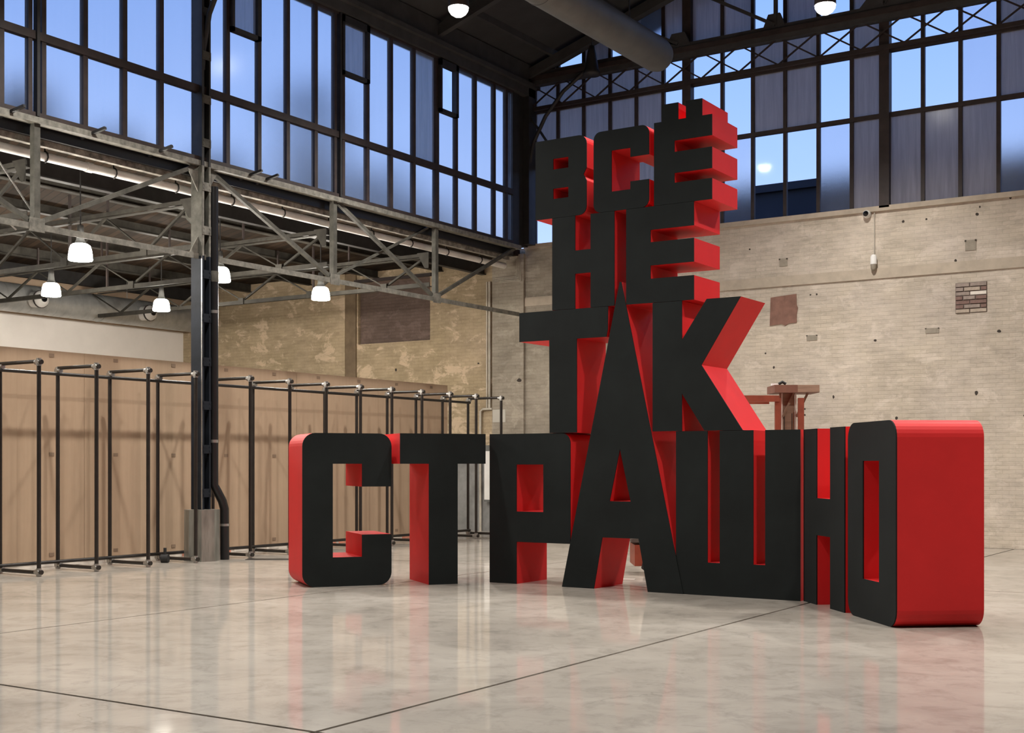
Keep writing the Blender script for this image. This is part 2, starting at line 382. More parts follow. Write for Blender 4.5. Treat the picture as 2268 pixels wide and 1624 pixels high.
# ---- roof of the nave
RX, EZ, SL = -3.3, 10.72, .32
def roofz(x): return EZ + SL * ((x if x < RX else 2 * RX - x) + 15.96)
rf = MB(); e0, e1 = XL - .5, 2 * RX - (XL - .5)
rf.add([(x, y, roofz(x) + d) for y in (YF - .3, YB + .5) for x, d in ((e0, 0), (RX, 0), (e1, 0), (e1, .2), (RX, .2), (e0, .2))],
       [(0, 1, 7, 6), (1, 2, 8, 7), (2, 3, 9, 8), (3, 4, 10, 9), (4, 5, 11, 10), (5, 0, 6, 11), (0, 5, 4, 1), (1, 4, 3, 2), (6, 7, 10, 11), (7, 8, 9, 10)])
roof = struct(rf.build('ceiling', 'roof_dark'), 'dark pitched boarded roof over the hall')
for x in [-15.05, -13.3, -11.55, -9.8, -8.05, -6.3, -4.5, -2.1, -.3, 1.45, 3.2, 4.95, 6.7, 8.45]:
    MB().box(x - .045, YF, roofz(x) - .13, x + .045, YB + .2, roofz(x) + .02).build('purlin', 'roof_beam', roof)
bays = [11.7, 14.9, 18.2, 21.4]
for y in [-1.2, 2.0, 5.2, 8.5] + bays + [24.95]:
    for sx in (0, 1):
        a = (XL, y, roofz(XL) - .24) if not sx else (XR, y, roofz(XR) - .24)
        MB().bar(a, (RX, y, roofz(RX) - .24), .14 if y < 24 else .2, .22).build('rafter', 'roof_beam', roof)
# eave beams
ev = MB().box(XL - .22, YF, 10.06, XL + .14, YB, 10.78).build('eave_beam', 'roof_beam', roof)
MB().box(XL - .05, 3.6, 10.25, XL + .24, YB, 10.34).build('eave_flange', 'roof_beam', roof)
# ---- aisle roof
ar = struct(MB().box(XS - .3, YF, 6.46, XL - .32, YB, 6.6).build('ceiling_aisle', 'plank_ceiling'), 'dark plank ceiling over the side aisle')
for x, h, mt in ((-17.15, .34, 'dark_steel'), (-18.4, .16, 'truss_brown'), (-20.4, .16, 'truss_brown'), (-22.6, .18, 'truss_brown'), (-24.8, .2, 'truss_brown'), (-26.9, .3, 'dark_steel')):
    z1 = 6.46
    b_ = MB().box(x - .02, YF, z1 - h, x + .02, YB, z1); b_.box(x - .07, YF, z1 - h - .02, x + .07, YB, z1 - h)
    b_.build('purlin', mt, ar)
# ---- clerestory glazing over the colonnade (window_1)
w1 = struct(link('window_1', None), 'tall glazed clerestory band above the steel girder')
def lbar(name, y, z0, z1, w, d=.09, mat='rust_dark', parent=w1, x=XL): return MB().box(x - d / 2, y - w / 2, z0, x + d / 2, y + w / 2, z1).build(name, mat, parent)
ZS, ZR, ZT = 6.60, 7.77, 10.06
thin = [5.95, 6.75, 7.5, 9.4, 10.2, 11.14, 12.57, 13.31, 14.04, 15.49, 16.24, 16.96, 17.70, 19.19, 19.92, 20.66, 22.14, 22.85, 23.59, 24.08]
thick = [5.2, 8.45, 11.71, 18.34, 21.44]
for y in thin: lbar('mullion', y, ZS, ZT, .085)
for y in (11.71, 18.34, 5.2):
    lbar('mullion', y - .10, ZS, ZT, .07); lbar('mullion', y + .13, ZS, ZT, .075)
    lbar('mullion_angle', y + .0, ZS, ZT, .05, mat='dark_steel', x=XL + .05)
for y in (8.45, 21.44): lbar('mullion', y, ZS, ZT, .13)
for zz, hh in ((ZR, .12), (ZS + .02, .08), (ZT, .06)):
    MB().box(XL - .05, 3.6, zz - hh / 2, XL + .06, 24.35, zz + hh / 2).build('rail', 'rust_dark', w1)
cols = sorted(thin + thick + [14.72, 15.13, 3.6, 24.3])
hop = {(15.49, 16.24): 8.92, (18.34, 19.19): 8.92, (21.44, 22.14): 8.93, (8.45, 9.4): 8.92}
for a, c_ in zip(cols, cols[1:]):
    if (a, c_) == (14.72, 15.13): continue
    lower = 'pane_blur'
    MB().box(XL - .006, a, ZS, XL + .004, c_, ZR).build('pane', lower, w1)
    if (a, c_) in hop:
        zc = hop[(a, c_)]
        fr = MB(); d = .055
        for q in ((a + .03, zc, c_ - .03, zc + .07), (a + .03, ZT - .16, c_ - .03, ZT - .03), (a + .03, zc, a + .03 + d, ZT - .03), (c_ - .12, zc, c_ - .03, ZT - .03)):
            fr.box(XL + .0, q[0], q[1], XL + .12, q[2], q[3])
        sash = fr.build('hopper_sash', 'dark_steel', w1)
        MB().box(XL + .05, a + .05, zc, XL + .06, c_ - .05, ZT - .05).build('pane', 'pane_dirty' if a < 20 else 'pane_clear', sash)
        MB().box(XL - .006, a, ZR, XL + .004, c_, zc + .03).build('pane', 'pane_blur', w1)
    else:
        kind = 'pane_dirty' if (a, c_) == (20.66, 21.44) else 'pane_blur'
        MB().box(XL - .006, a, ZR, XL + .004, c_, ZT).build('pane', kind, w1)
# corner column of the glazing
MB().box(XL - .2, 24.36, 6.55, XL + .02, 24.62, 10.7).box(XL - .2, 24.62, 6.62, XL - .02, 25.06, 10.7).build('corner_post', 'dark_steel', w1)
MB().box(XL - .06, 24.86, 6.66, XL + .14, 25.14, 10.7).build('corner_post', 'dark_steel', w1)
# ---- gable glazing on the end wall (window_2)
w2 = struct(link('window_2', None), 'tall glazed gable with dark steel bars above the brick wall')
GY = YB + .06
pil = [-11.83, -7.56, -3.29, .98, 5.25]
gx = [-15.74, -15.11, -14.43, -13.75, -13.09, -12.43, -11.83, -11.04, -10.35, -9.64, -8.93, -8.24, -7.56, -6.83, -6.12, -5.42, -4.71, -4.0, -3.29]
gx += [round(-3.29 + .712 * k, 2) for k in range(1, 18)]
for x in gx:
    if x in pil:
        MB().box(x - .10, GY - .12, 6.66, x + .10, GY + .06, roofz(x)).build('pillar', 'rust_dark', w2)
    else:
        MB().box(x - .037, GY - .04, 6.66, x + .037, GY + .04, roofz(x) + .02).build('mullion', 'rust_dark', w2)
for zz, hh in ((8.50, .085), (9.78, .09)):
    MB().box(-15.8, GY - .05, zz - hh / 2, XR, GY + .05, zz + hh / 2).build('rail', 'rust_dark', w2)
clearC = {6, 7, 8, 11, 13, 14}; clearC |= {5}
kindsA = {0: 'pane_clear', 7: 'pane_blur', 8: 'pane_clear', 9: 'pane_clear', 10: 'pane_blur', 11: 'pane_frosted', 12: 'pane_frosted', 13: 'pane_frosted', 14: 'pane_frosted', 15: 'pane_blur'}
kindsC = {5: 'pane_clear', 6: 'pane_clear', 7: 'pane_clear', 8: 'pane_frosted', 9: 'pane_frosted', 10: 'pane_clear', 11: 'pane_frosted', 12: 'pane_clear', 13: 'pane_clear', 14: 'pane_blur', 15: 'pane_frosted'}
kindsG = {1: 'pane_clear', 3: 'pane_clear', 4: 'pane_blur', 8: 'pane_clear', 10: 'pane_clear', 12: 'pane_clear', 13: 'pane_blur'}
for i, (a, c_) in enumerate(zip(gx, gx[1:])):
    for z0, z1, kd in ((6.66, 8.5, kindsA), (8.5, 9.78, kindsC), (9.78, 10.5, kindsC)):
        k = kd.get(i, 'pane_frosted' if i < 16 else random.choice(['pane_clear', 'pane_frosted']))
        MB().box(a, GY - .004, z0, c_, GY + .006, z1).build('pane', k, w2)
    za, zb = roofz(a), roofz(c_); zm = max(za, zb, roofz(max(a, min(RX, c_))))
    MB().prism([[(a, 10.5), (c_, 10.5), (c_, zb), (a, za)]], GY - .004, GY + .006).build('pane', kindsG.get(i, 'pane_frosted'), w2)

# ================================================================== STEELWORK
# lattice wind girder across the gable
lg = thing('lattice_girder', 'dark crossed lattice girder spanning the gable glazing', 'girder', (-3.3, YB - .12, 9.82))
def rel(o): return o.location
def L(o, p): return tuple(Vector(p) - o.location)
ly = YB - .14
MB().box(-15.9 + 3.3, -.10, .50, XR + 3.3, .10, .80).build('top_chord', 'roof_beam', lg)
MB().box(-15.9 + 3.3, -.16, .60, XR + 3.3, -.10, .70).build('chord_flange', 'rust_dark', lg)
MB().box(-15.9 + 3.3, -.04, -.06, XR + 3.3, .04, .02).build('bottom_chord', 'rust_dark', lg)
x = -15.75; p = .862
while x < XR - 1:
    MB().bar((x + 3.3, -.02, 0), (x + p + 3.3, -.02, .55), .03, .03).build('lattice_bar', 'rust_dark', lg)
    MB().bar((x + p + 3.3, .02, 0), (x + 3.3, .02, .55), .03, .03).build('lattice_bar', 'rust_dark', lg)
    x += p
# gable roof truss bars
gt = thing('gable_truss', 'dark steel roof truss bars in front of the gable peak', 'truss', (-3.3, YB - .2, 10.5))
for a, c_, w in (((-13.3, roofz(-13.3) - .2), (-11.95, 10.62), .1), ((-12.9, 10.95), (-11.95, 10.62), .06), ((-11.83, roofz(-11.83) - .2), (-9.75, 10.62), .12), ((-9.75, roofz(-9.75) - .2), (-9.75, 10.62), .1),
                 ((-9.75, roofz(-9.75) - .2), (-7.5, 10.62), .12), ((-7.5, 10.62), (-5.4, roofz(-5.4) - .2), .12), ((-7.56, roofz(-7.56) - .2), (-7.56, 10.62), .1)):
    MB().bar((a[0] + 3.3, 0, a[1] - 10.5), (c_[0] + 3.3, 0, c_[1] - 10.5), w, .06).build('web_bar', 'roof_beam', gt)
for x, w in ((-11.95, .3), (-9.78, .25), (-7.5, .55)):
    MB().prism([[(x + 3.3 - w, .06), (x + 3.3 + w, .06), (x + 3.3 + w * .5, .36), (x + 3.3 - w * .5, .36)]], -.03, .03).build('gusset', 'roof_beam', gt)
# curved knee braces springing from the columns
def knee(y, label):
    k = thing('knee_brace', label, 'brace', (XL + .05, y, 8.1))
    pts = [(.0, 0, 0), (.03, 0, .35), (.16, 0, .9), (.48, 0, 1.45), (.95, 0, 1.95), (1.5, 0, 2.3)]
    fine = []
    for i in range(len(pts) - 1):
        for q in range(4): fine.append(tuple(Vector(pts[i]).lerp(Vector(pts[i + 1]), q / 4)))
    fine.append(pts[-1])
    for a, c_ in zip(fine[:-1:2], fine[2::2]): pass
    m_ = MB(); m_.tube(fine, .045, 8); m_.build('curved_bar', 'dark_steel', k)
    MB().bar((.3, 0, 1.18), (-.0, 0, 1.55), .035, .05).build('stay', 'dark_steel', k)
    MB().bar((.3, 0, 1.18), (.62, 0, .72), .035, .05).build('stay', 'dark_steel', k) if y > 20 else None
    return k
knee(24.95, 'dark curved knee brace springing from the corner post')
knee(14.9, 'dark curved knee brace springing from the tall column')

# main colonnade girder
gd = thing('steel_girder', 'worn grey steel trussed girder carrying the clerestory between column and corner', 'girder', (XL, 14.9, 5.0))
def G(y, z, x=0): return (x, y - 14.9, z - 5.0)
MB().box(-.06, 3.6 - 14.9, 1.50, .10, 24.6 - 14.9, 1.53).box(.07, 3.6 - 14.9, 1.53, .10, 24.6 - 14.9, 1.585).build('top_chord', 'pale_steel', gd)
MB().box(-.10, 3.6 - 14.9, 1.53, .055, 24.6 - 14.9, 1.60).build('sill_plate', 'grey_steel', gd)
MB().box(-.20, 3.6 - 14.9, 1.36, -.12, 24.6 - 14.9, 1.52).build('sill_shadow_board', 'black_pipe', gd)  # black strip standing in for the shadow under the sill
MB().box(-.32, 3.6 - 14.9, 1.275, -.22, 24.6 - 14.9, 1.375).build('wall_plate', 'plate_peeling', gd)
MB().box(-.05, 3.6 - 14.9, .03, .05, 24.6 - 14.9, .06).box(.03, 3.6 - 14.9, -.03, .05, 24.6 - 14.9, .03).build('bottom_chord', 'pale_steel', gd)
for y in (5.2, 8.45, 11.7, 18.2, 21.4):
    MB().box(-.05, y - 14.93, .05, .05, y - 14.90, 1.5).box(.03, y - 14.9, .05, .05, y - 14.83, 1.5).build('vertical', 'grey_steel', gd)
    MB().box(.052, y - 15.02, -.06, .06, y - 14.76, .14).build('gusset', 'pale_steel', gd)
for a, c_ in (((14.8, 6.5), (11.8, 5.1)), ((15.05, 6.5), (18.1, 5.1)), ((18.35, 6.5), (21.3, 5.1)), ((24.45, 6.5), (21.5, 5.1)), ((8.5, 6.5), (11.6, 5.1)), ((8.4, 6.5), (5.3, 5.1))):
    MB().bar(G(*a), G(*c_), .066, .066, up=(1, 0, 0)).build('diagonal', 'grey_steel', gd)
for a, c_ in (((21.3, 6.5), (18.3, 5.1)),):
    MB().bar(G(*a, -.1), G(*c_, -.1), .045, .045, up=(1, 0, 0)).build('diagonal', 'grey_steel', gd)
for y in (8.9, 10.4, 11.2, 12.6, 13.9, 15.9, 16.3):
    MB().bar((-.1, y - 14.9, 1.5), (.32, y - 14.95 + .16, 1.62), .05, .04).build('rusted_bracket', 'dark_steel', gd)
# bright tie rods near the left panel point
for a, c_ in (((-.2, -3.63, .90), (-.2, -2.87, .03)), ((-.2, -3.50, .07), (-.2, -3.35, -.03))):
    MB().tube([a, c_], .012, 6).build('tie_rod', 'fitting_metal', gd)

# tall column on a pedestal
cl = thing('steel_column', 'tall built-up steel column, navy below and grey above, on a round pedestal', 'column', (-15.78, 14.92, 0))
MB().lathe([(.0, 0), (.29, 0), (.285, .845), (.0, .85)], 8, smooth=False).build('pedestal', 'pedestal_metal', cl)
for z0, z1, mt, ed in ((.85, 5.02, 'column_navy', 'fitting_metal'), (5.02, 6.5, 'grey_steel', 'pale_steel'), (6.5, 10.2, 'dark_steel', 'dark_steel')):
    MB().box(-.13, -.10, z0, .09, -.075, z1).build('web_plate', mt, cl)
    MB().box(.09, -.10, z0, .11, -.055, z1).box(.09, .055, z0, .11, .09, z1).build('flange', mt if mt != 'grey_steel' else 'pale_steel', cl)
    MB().box(-.13, .06, z0, .09, .085, z1).build('web_plate', mt, cl)
    MB().box(-.15, -.10, z0, -.13, .09, z1).build('back_plate', mt, cl)
    MB().box(.095, -.108, z0, .113, -.100, z1).build('bright_edge', ed if z0 < 5 else mt, cl)
z = 1.05
while z < 9.9:
    mt = 'column_navy' if z < 5.0 else ('pale_steel' if z < 6.6 else 'grey_steel' if z < 8.4 else 'dark_steel')
    q = MB().box(.108, -.10, z, .118, .09, z + .14).build('batten', mt, cl)
    for yy in (-.07, .06):
        for zz in (.035, .105): MB().box(.117, yy - .012, z + zz - .012, .124, yy + .012, z + zz + .012).build('rivet', mt, q)
    z += .72
for z0, s_ in ((5.0, -1), (6.42, -1), (5.0, 1), (6.42, 1)):
    d = .34 if z0 < 6 else -.34
    mm = MB(); yy = -.1 if s_ < 0 else .09
    mm.add([(.0, yy, z0), (.0, yy + s_ * .22, z0), (.0, yy, z0 + d), (.015, yy, z0), (.015, yy + s_ * .22, z0), (.015, yy, z0 + d)], [(0, 1, 2), (3, 5, 4), (0, 3, 4, 1), (1, 4, 5, 2), (2, 5, 3, 0)])
    mm.build('gusset', 'pale_steel', cl)
MB().prism([rounded([(-.13, 5.5, .0), (-.13, 6.0), (-.42, 5.98, .05), (-.36, 5.68, .12)])], -.02, .0).build('gusset', 'grey_steel', cl)
# black downpipe beside it
dp = thing('downpipe', 'black downpipe running down beside the tall column and kicking out at its foot', 'pipe', (-15.72, 15.125, 0))
path = [(0, 0, 6.2), (0, 0, 1.25)] + [(.02 * k * .5, .022 * k, 1.25 - .045 * k) for k in range(1, 7)] + [(.075, .165, .85), (.08, .17, 0)]
MB().tube(path, .075, 14).build('pipe', 'black_pipe', dp)
for z in (4.1, 1.95): MB().tube([(0, 0, z), (0, 0, z + .05)], .08, 14).build('clip', 'fitting_metal', dp)
MB().tube([(.08, .17, .56), (.08, .17, .6)], .08, 14).build('clip', 'fitting_metal', dp)
MB().tube([(0, 0, 4.62), (0, 0, 4.8)], .082, 14).build('sleeve', 'grey_steel', dp)

# aisle cross trusses
def cross(y, zb, label):
    t_ = thing('cross_truss', label, 'truss', (XL - .1, y, zb), group='aisle cross trusses')
    top = 5.95 - zb
    def w(a, c_, name, wd=.06, mt='truss_brown'): MB().bar(a, c_, wd, wd, up=(0, 1, 0)).build(name, mt, t_)
    MB().box(-10.4, -.06, top - .035, 0, -.045, top + .035).box(-10.4, -.06, top - .065, 0, .05, top - .05).build('top_chord', 'truss_brown', t_)
    MB().box(-10.4, -.05, -.035, 0, -.035, .035).box(-10.4, -.05, -.05, 0, .04, -.035).build('bottom_chord', 'truss_brown', t_)
    k = 0; x = -.15
    while x > -9.0:
        a, c_ = ((x, 0, top - .05), (x - 1.05, 0, .03)); w(a, c_, 'diagonal', .042)
        w((x - 1.05, 0, .03), (x - 2.1, 0, top - .05), 'diagonal', .026); x -= 2.1
    for x in (-2.25, -4.35, -6.45, -8.6): w((x, .05, top), (x, .05, 6.44 - zb), 'hanger_rod', .035, 'rust_dark')
    for x in (-3.3, -6.3): w((x, .07, 0), (x, .07, 6.44 - zb), 'hanger_rod', .04, 'rust_dark')
    MB().prism([rounded([(0, top + .05), (0, top - .28), (-.10, top - .28, .05), (-.30, top + .05)])], -.075, -.062).build('gusset', 'truss_brown', t_)
    for x in (-1.2, -3.3, -5.4): MB().box(x - .08, -.07, -.06, x + .08, -.055, .09).build('gusset', 'truss_brown', t_)
    return t_
cross(8.45, 5.22, 'brown steel cross truss over the aisle, in line with the girder verticals')
cross(11.7, 5.22, 'brown steel cross truss meeting the girder joint before the tall column')
cross(14.9, 5.20, 'brown steel cross truss over the aisle, fixed to the tall column')
cross(18.2, 5.34, 'brown steel cross truss meeting the first girder joint beyond the tall column')
cross(21.4, 5.34, 'brown steel cross truss in front of the bricked-up opening')

# pale pipe under the girder
pp = thing('roof_pipe', 'long pale grey pipe slung on hooks under the clerestory girder', 'pipe', (-16.3, 14.9, 6.2))
MB().tube([(0, 3.6 - 14.9, 0), (0, 24.8 - 14.9, 0)], .068, 14).build('pipe', 'white_pipe', pp)
y = 9.7
while y < 24.6:
    pts = [(0, 0, .22), (0, 0, .06)] + [(.082 * math.sin(a), 0, .0 + .082 * math.cos(a)) for a in [R(d) for d in (20, 60, 100, 140, 180)]]
    MB().tube(pts, .012, 6).build('hook', 'dark_steel', pp, (0, y - 14.9, 0)); y += 1.28
MB().tube([(0, 13.0 - 14.9, 0), (0, 13.12 - 14.9, 0)], .078, 14).build('coupling', 'white_pipe', pp)

# spiral duct of the aisle with jet nozzles
du = thing('spiral_duct', 'round galvanised spiral duct along the aisle wall above the white panel', 'duct', (-26.8, 14.9, 5.6))
MB().tube([(0, YF + 1 - 14.9, 0), (0, YB - 14.9 - .02, 0)], .345, 32).build('duct_body', 'galvanised', du)
y = 16.0; k = 0
while y < 25.0:
    MB().tube([(0, y - 14.9, 0), (0, y + (.05 if k % 14 == 10 else .012) - 14.9, 0)], .358 if k % 14 == 10 else .349, 32).build('seam_ring', 'galvanised', du); y += .24; k += 1
for y in (16.2, 19.62, 22.98):
    nz = MB().tube([(.25, 0, 0), (.55, 0, -.01)], .19, 20).build('nozzle', 'nozzle_white', du, (0, y - 14.9, -.03))
    MB().tube([(.54, 0, -.01), (.58, 0, -.01)], .215, 20).build('nozzle_ring', 'rust_dark', nz)
    MB().lathe([(.20, 0), (.185, .05), (.12, .10), (.10, .11), (.0, .09)], 20).build('nozzle_cup', 'nozzle_white', nz, (.58, 0, -.01)).rotation_euler = (0, R(90), 0)
    MB().tube([(.66, 0, -.01), (.71, 0, -.01)], .075, 14).build('nozzle_core', 'lens_black', nz)
for y in (17.5, 22.7): MB().tube([(0, y - 14.9, .34), (0, y - 14.9, .8)], .012, 6).build('hanger_rod', 'fitting_metal', du)

# big round duct of the nave
nd = thing('round_duct', 'long dark grey round duct hung under the nave roof', 'duct', (-11.25, 14, 9.62))
MB().tube([(0, YF + 1 - 14, 0), (0, 22.55 - 14, 0), (0, 22.68 - 14, 0)], [.33, .33, .30], 32).build('duct_body', 'duct_grey', nd)
for y in (4, 9, 13.5, 18.2): MB().tube([(0, y - 14, 0), (0, y + .06 - 14, 0)], .338, 32).build('seam_ring', 'duct_grey', nd)
for y in (18.2, 21.4): MB().tube([(0, y - 14, .3), (0, y - 14, roofz(-11.25) - 9.62)], .015, 6).build('hanger_rod', 'dark_steel', nd)

# ================================================================== LAMPS
def aisle_lamp(x, y, z, label, group, top=6.44):
    l = thing('pendant_lamp', label, 'lamp', (x, y, z - .14), group=group)
    MB().lathe([(.0, 0), (.182, .0), (.19, .015), (.184, .09), (.17, .18), (.15, .235), (.115, .262)], 24).build('lamp_shade', 'shade_glow', l)
    MB().lathe([(.116, .261), (.09, .285), (.065, .33), (.055, .44), (.05, .56), (.0, .56)], 20).build('lamp_neck', 'duct_grey', l)
    MB().tube([(0, 0, .55), (0, 0, top - z + .14)], .012, 6).build('lamp_rod', 'dark_steel', l)
    return l
aisle_lamp(-16.9, 13.38, 4.99, 'glowing white pendant lamp hanging just behind the girder before the tall column', 'aisle pendant lamps')
aisle_lamp(-17.3, 16.8, 5.09, 'glowing white pendant lamp half hidden behind the tall column', 'aisle pendant lamps')
aisle_lamp(-17.7, 20.02, 5.13, 'glowing white pendant lamp hanging under the girder beyond the tall column', 'aisle pendant lamps')
aisle_lamp(-22.0, 16.7, 5.15, 'glowing white pendant lamp over the first nozzle of the spiral duct', 'aisle pendant lamps')
aisle_lamp(-22.4, 19.95, 5.2, 'glowing white pendant lamp over the second nozzle of the spiral duct', 'aisle pendant lamps')
for x, y in ((-16.9, 10.0), (-16.9, 6.7), (-22.0, 13.3), (-22.0, 9.9)):  # unseen lamps continuing the aisle rows, added for their light
    aisle_lamp(x, y, 5.1, 'unseen glowing white pendant lamp added to light the aisle bays before the cardboard partition', 'aisle pendant lamps')
def nave_lamp(x, y, z, label, lit=True):
    l = thing('highbay_lamp', label, 'lamp', (x, y, z), group='nave high-bay lamps')
    if lit:
        MB().lathe([(.0, -.10), (.07, -.09), (.13, -.05), (.17, .01), (.178, .06)], 24).build('lamp_bowl', 'bowl_glow', l)
        MB().lathe([(.178, .06), (.185, .07), (.18, .22), (.15, .36), (.08, .42), (.0, .42)], 24).build('lamp_housing', 'rust_dark', l)
        ld = bpy.data.lights.new('lamp_light', 'SPOT'); ld.energy = NAVE_W * (.55 if y < 5 else 1); ld.color = (1, .955, .89); ld.spot_size = R(136); ld.spot_blend = .7; ld.shadow_soft_size = .16
        link('lamp_light', ld, l, (0, 0, -.14))
    else:
        MB().lathe([(.0, -.02), (.19, -.02), (.20, .02), (.165, .10), (.155, .12), (.10, .45), (.06, .62), (.0, .64)], 24).build('lamp_housing', 'dark_steel', l)
    MB().tube([(0, 0, .4), (0, 0, roofz(x) - z + .02)], .014, 6).build('lamp_rod', 'dark_steel', l)
nave_lamp(-12.92, 18.2, 9.50, 'lit high-bay lamp against the dark roof boards')
nave_lamp(-7.45, 21.4, 9.44, 'lit high-bay lamp in front of the gable lattice girder')
nave_lamp(-13.75, 24.4, 10.12, 'unlit dark bell-shaped lamp near the corner post', False)
for x, ys_ in ((-12.92, (11.7,)), (-7.45, (14.9, 8.5, 3.0)), (-2.0, (18.2, 11.7)), (3.4, (14.9,))):  # unseen lamps, number and places chosen for the light they give
    for y in ys_: nave_lamp(x, y, 9.47, 'unseen lit high-bay lamp added to light the open floor before the letters')

# ================================================================== PARTITION AND PIPE RACK
XP = -16.82
pt = thing('cardboard_partition', 'long tan cardboard partition standing behind the pipe rack', 'partition', (XP, 14.9, 0))
Y0, Y1, PW = 5.98, 23.28, 1.236
n = round((Y1 - Y0) / PW); PW = (Y1 - Y0) / n
for k in range(n):
    y = Y0 + k * PW - 14.9
    MB().box(-.05 - .004 * (k % 2), y + .002, .05, .0 - .004 * (k % 2), y + PW - .002, 3.36).build('panel', 'cardboard', pt)
    for zz in (.16, 1.72, 3.26):
        MB().box(.0, y + PW / 2 - .045, zz, .004, y + PW / 2 + .045, zz + .055).build('tape_label', 'label_brown', pt)
    MB().box(-.06, y, 0, -.012, y + PW, .05).build('gap_glow_board', 'gap_glow_trim_white', pt)  # pale board standing in for light in the gap below the panels
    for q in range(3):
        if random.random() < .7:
            MB().box(-.012, y + q * PW / 3, .004, -.006, y + (q + .8) * PW / 3, .048).build('gap_glow_strip', random.choice(['gap_glow_salmon', 'gap_glow_trim_white', 'gap_glow_salmon']), pt)  # coloured pieces imitate light showing through the gap
MB().box(-.12, Y0 - 14.9, 2.7, -.055, Y1 - 14.9, 2.8).build('rear_batten', 'wood_ply', pt)

rk = thing('pipe_rack', 'long rack of black pipes with silver clamp fittings before the cardboard partition', 'rack', (-15.9, 14.9, 0))
XA, XB, RH = .40, -.49, 3.075          # front / back row
fy = [9.6, 10.6, 11.56, 12.56, 13.54, 14.52, 15.75, 16.72, 17.68, 18.65, 19.6, 20.57, 21.54, 22.49, 23.46]
def tb(a, c_, name, r=.03): MB().tube([a, c_], r, 12).build(name, 'tube_black', rk)
fitm = MB().tube([(0, 0, -.055), (0, 0, .055)], .038, 12).tube([(-.0, 0, 0), (.075, 0, 0)], .037, 12).tube([(0, -.04, 0), (0, .04, 0)], .036, 12).mesh('fitting'); fitm.materials.append(M['fitting_metal'])
capm = MB().tube([(.03, 0, 0), (.064, 0, 0)], .034, 12).mesh('end_cap'); capm.materials.append(M['tube_black'])
for i, y in enumerate(fy):
    y -= 14.9
    tb((XA, y, .0), (XA, y, RH), 'front_post'); tb((XB, y, .03), (XB, y, RH - .06), 'back_post')
    tb((XB, y, RH - .02), (XA, y, RH - .02), 'top_arm', .027); tb((XB, y, .055), (XA, y, .055), 'bottom_arm', .027)
    for x, z in ((XA, RH - .03), (XB, RH - .06), (XA, .06), (XB, .06)):
        f_ = link('fitting', fitm, rk, (x, y, z)); f_.rotation_euler = (0, 0, 0 if x < 0 else math.pi)
        if x > 0: link('end_cap', capm, rk, (x, y, z))
for i in range(len(fy) - 1):
    a, c_ = fy[i] - 14.9, fy[i + 1] - 14.9
    tb((XB + .05, a, RH - .11), (XB + .05, c_, RH - .11), 'top_rail', .027); tb((XB + .05, a, .115), (XB + .05, c_, .115), 'bottom_rail', .027)
# small black caster by the column
cs = thing('caster_stand', 'small black wheeled stand foot on the floor beside the column pedestal', 'caster', (-15.95, 14.28, 0))
MB().tube([(-.05, -.03, .07), (.05, .03, .07)], .07, 16).build('wheel', 'rubber', cs)
MB().tube([(0, 0, .1), (0, 0, .24)], .025, 10).build('stem', 'rubber', cs)
tag(MB().box(-.42, -.16, 0, .42, .16, .006).build('floor_hatch', 'hatch_plate', None, (-15.0, 15.75, 0), R(33)), 'thin dark plate lying on the floor beside the pipe rack', 'plate')

# ================================================================== LETTERS
def letter(name, label, loops, p0, th, D):
    t_ = thing('block_letter', label, 'letter', (p0[0], p0[1], p0[2]), R(th), group='giant block letters')
    MB().prism(loops, .0, .014).build('letter_face', 'letter_black', t_)
    MB().prism(loops, .014, D).build('letter_body', 'letter_red', t_)
    return t_
rect = lambda x0, z0, x1, z1: [(x0, z0), (x1, z0), (x1, z1), (x0, z1)]
# a square-cornered C with hooked ends: width w, height h, stroke s, opening
def glyphC(w, h, s, r, hook):
    a = w / 2
    return [rounded([(-a, 0, r), (a, 0, r), (a, h / 2 - h * .165), (a - s, h / 2 - h * .165), (a - s, s * .95), (-a + s, s * .95), (-a + s, h - s), (a - s, h - s), (a - s, h - hook), (a, h - hook), (a, h, r), (-a, h, r)])]
def glyphT(w, h, s, ax=None):
    a = w / 2; q = ax or s / 2
    return [[(-q, 0), (q, 0), (q, h - s), (a, h - s), (a, h), (-a, h), (-a, h - s), (-q, h - s)]]
def glyphH(w, h, s, z0, z1):
    a = w / 2
    return [[(-a, 0), (-a + s, 0), (-a + s, z0), (a - s, z0), (a - s, 0), (a, 0), (a, h), (a - s, h), (a - s, z1), (-a + s, z1), (-a + s, h), (-a, h)]]
def glyphE(w, h, s, arms):
    a = w / 2; L_ = [(-a, 0)]
    for k, (z0, z1) in enumerate(arms):
        if k: L_.append((-a + s, z0))
        L_ += [(a, z0), (a, z1)]
        if k < len(arms) - 1: L_.append((-a + s, z1))
    return [L_ + [(-a, h)]]
H1 = 2.0
FP = 14.30; D2 = .78; D1 = .90
letter('C', 'giant black letter С with rounded corners and orange-red sides, standing at one end beside letter Т', glyphC(1.19, H1, .40, .17, .70), (-10.89, 12.84, 0), 54, D1)
letter('T', 'giant black letter Т with red sides on the floor between the С and the Р', glyphT(1.19, H1, .40), (-9.99, 13.73, 0), 54, D1)
ax = -9.0
letter('P', 'giant black letter Р with red hollow, on the floor beside the tall А', [rounded([(-.64, 0), (-.21, 0), (-.21, .56), (.62, .56), (.62, 2.0 - .0, .13), (-.64, 2.0)]), rect(-.21, .965, .21, 1.59)], (ax, FP + .006, 0), 0, D2)
ac = -7.64
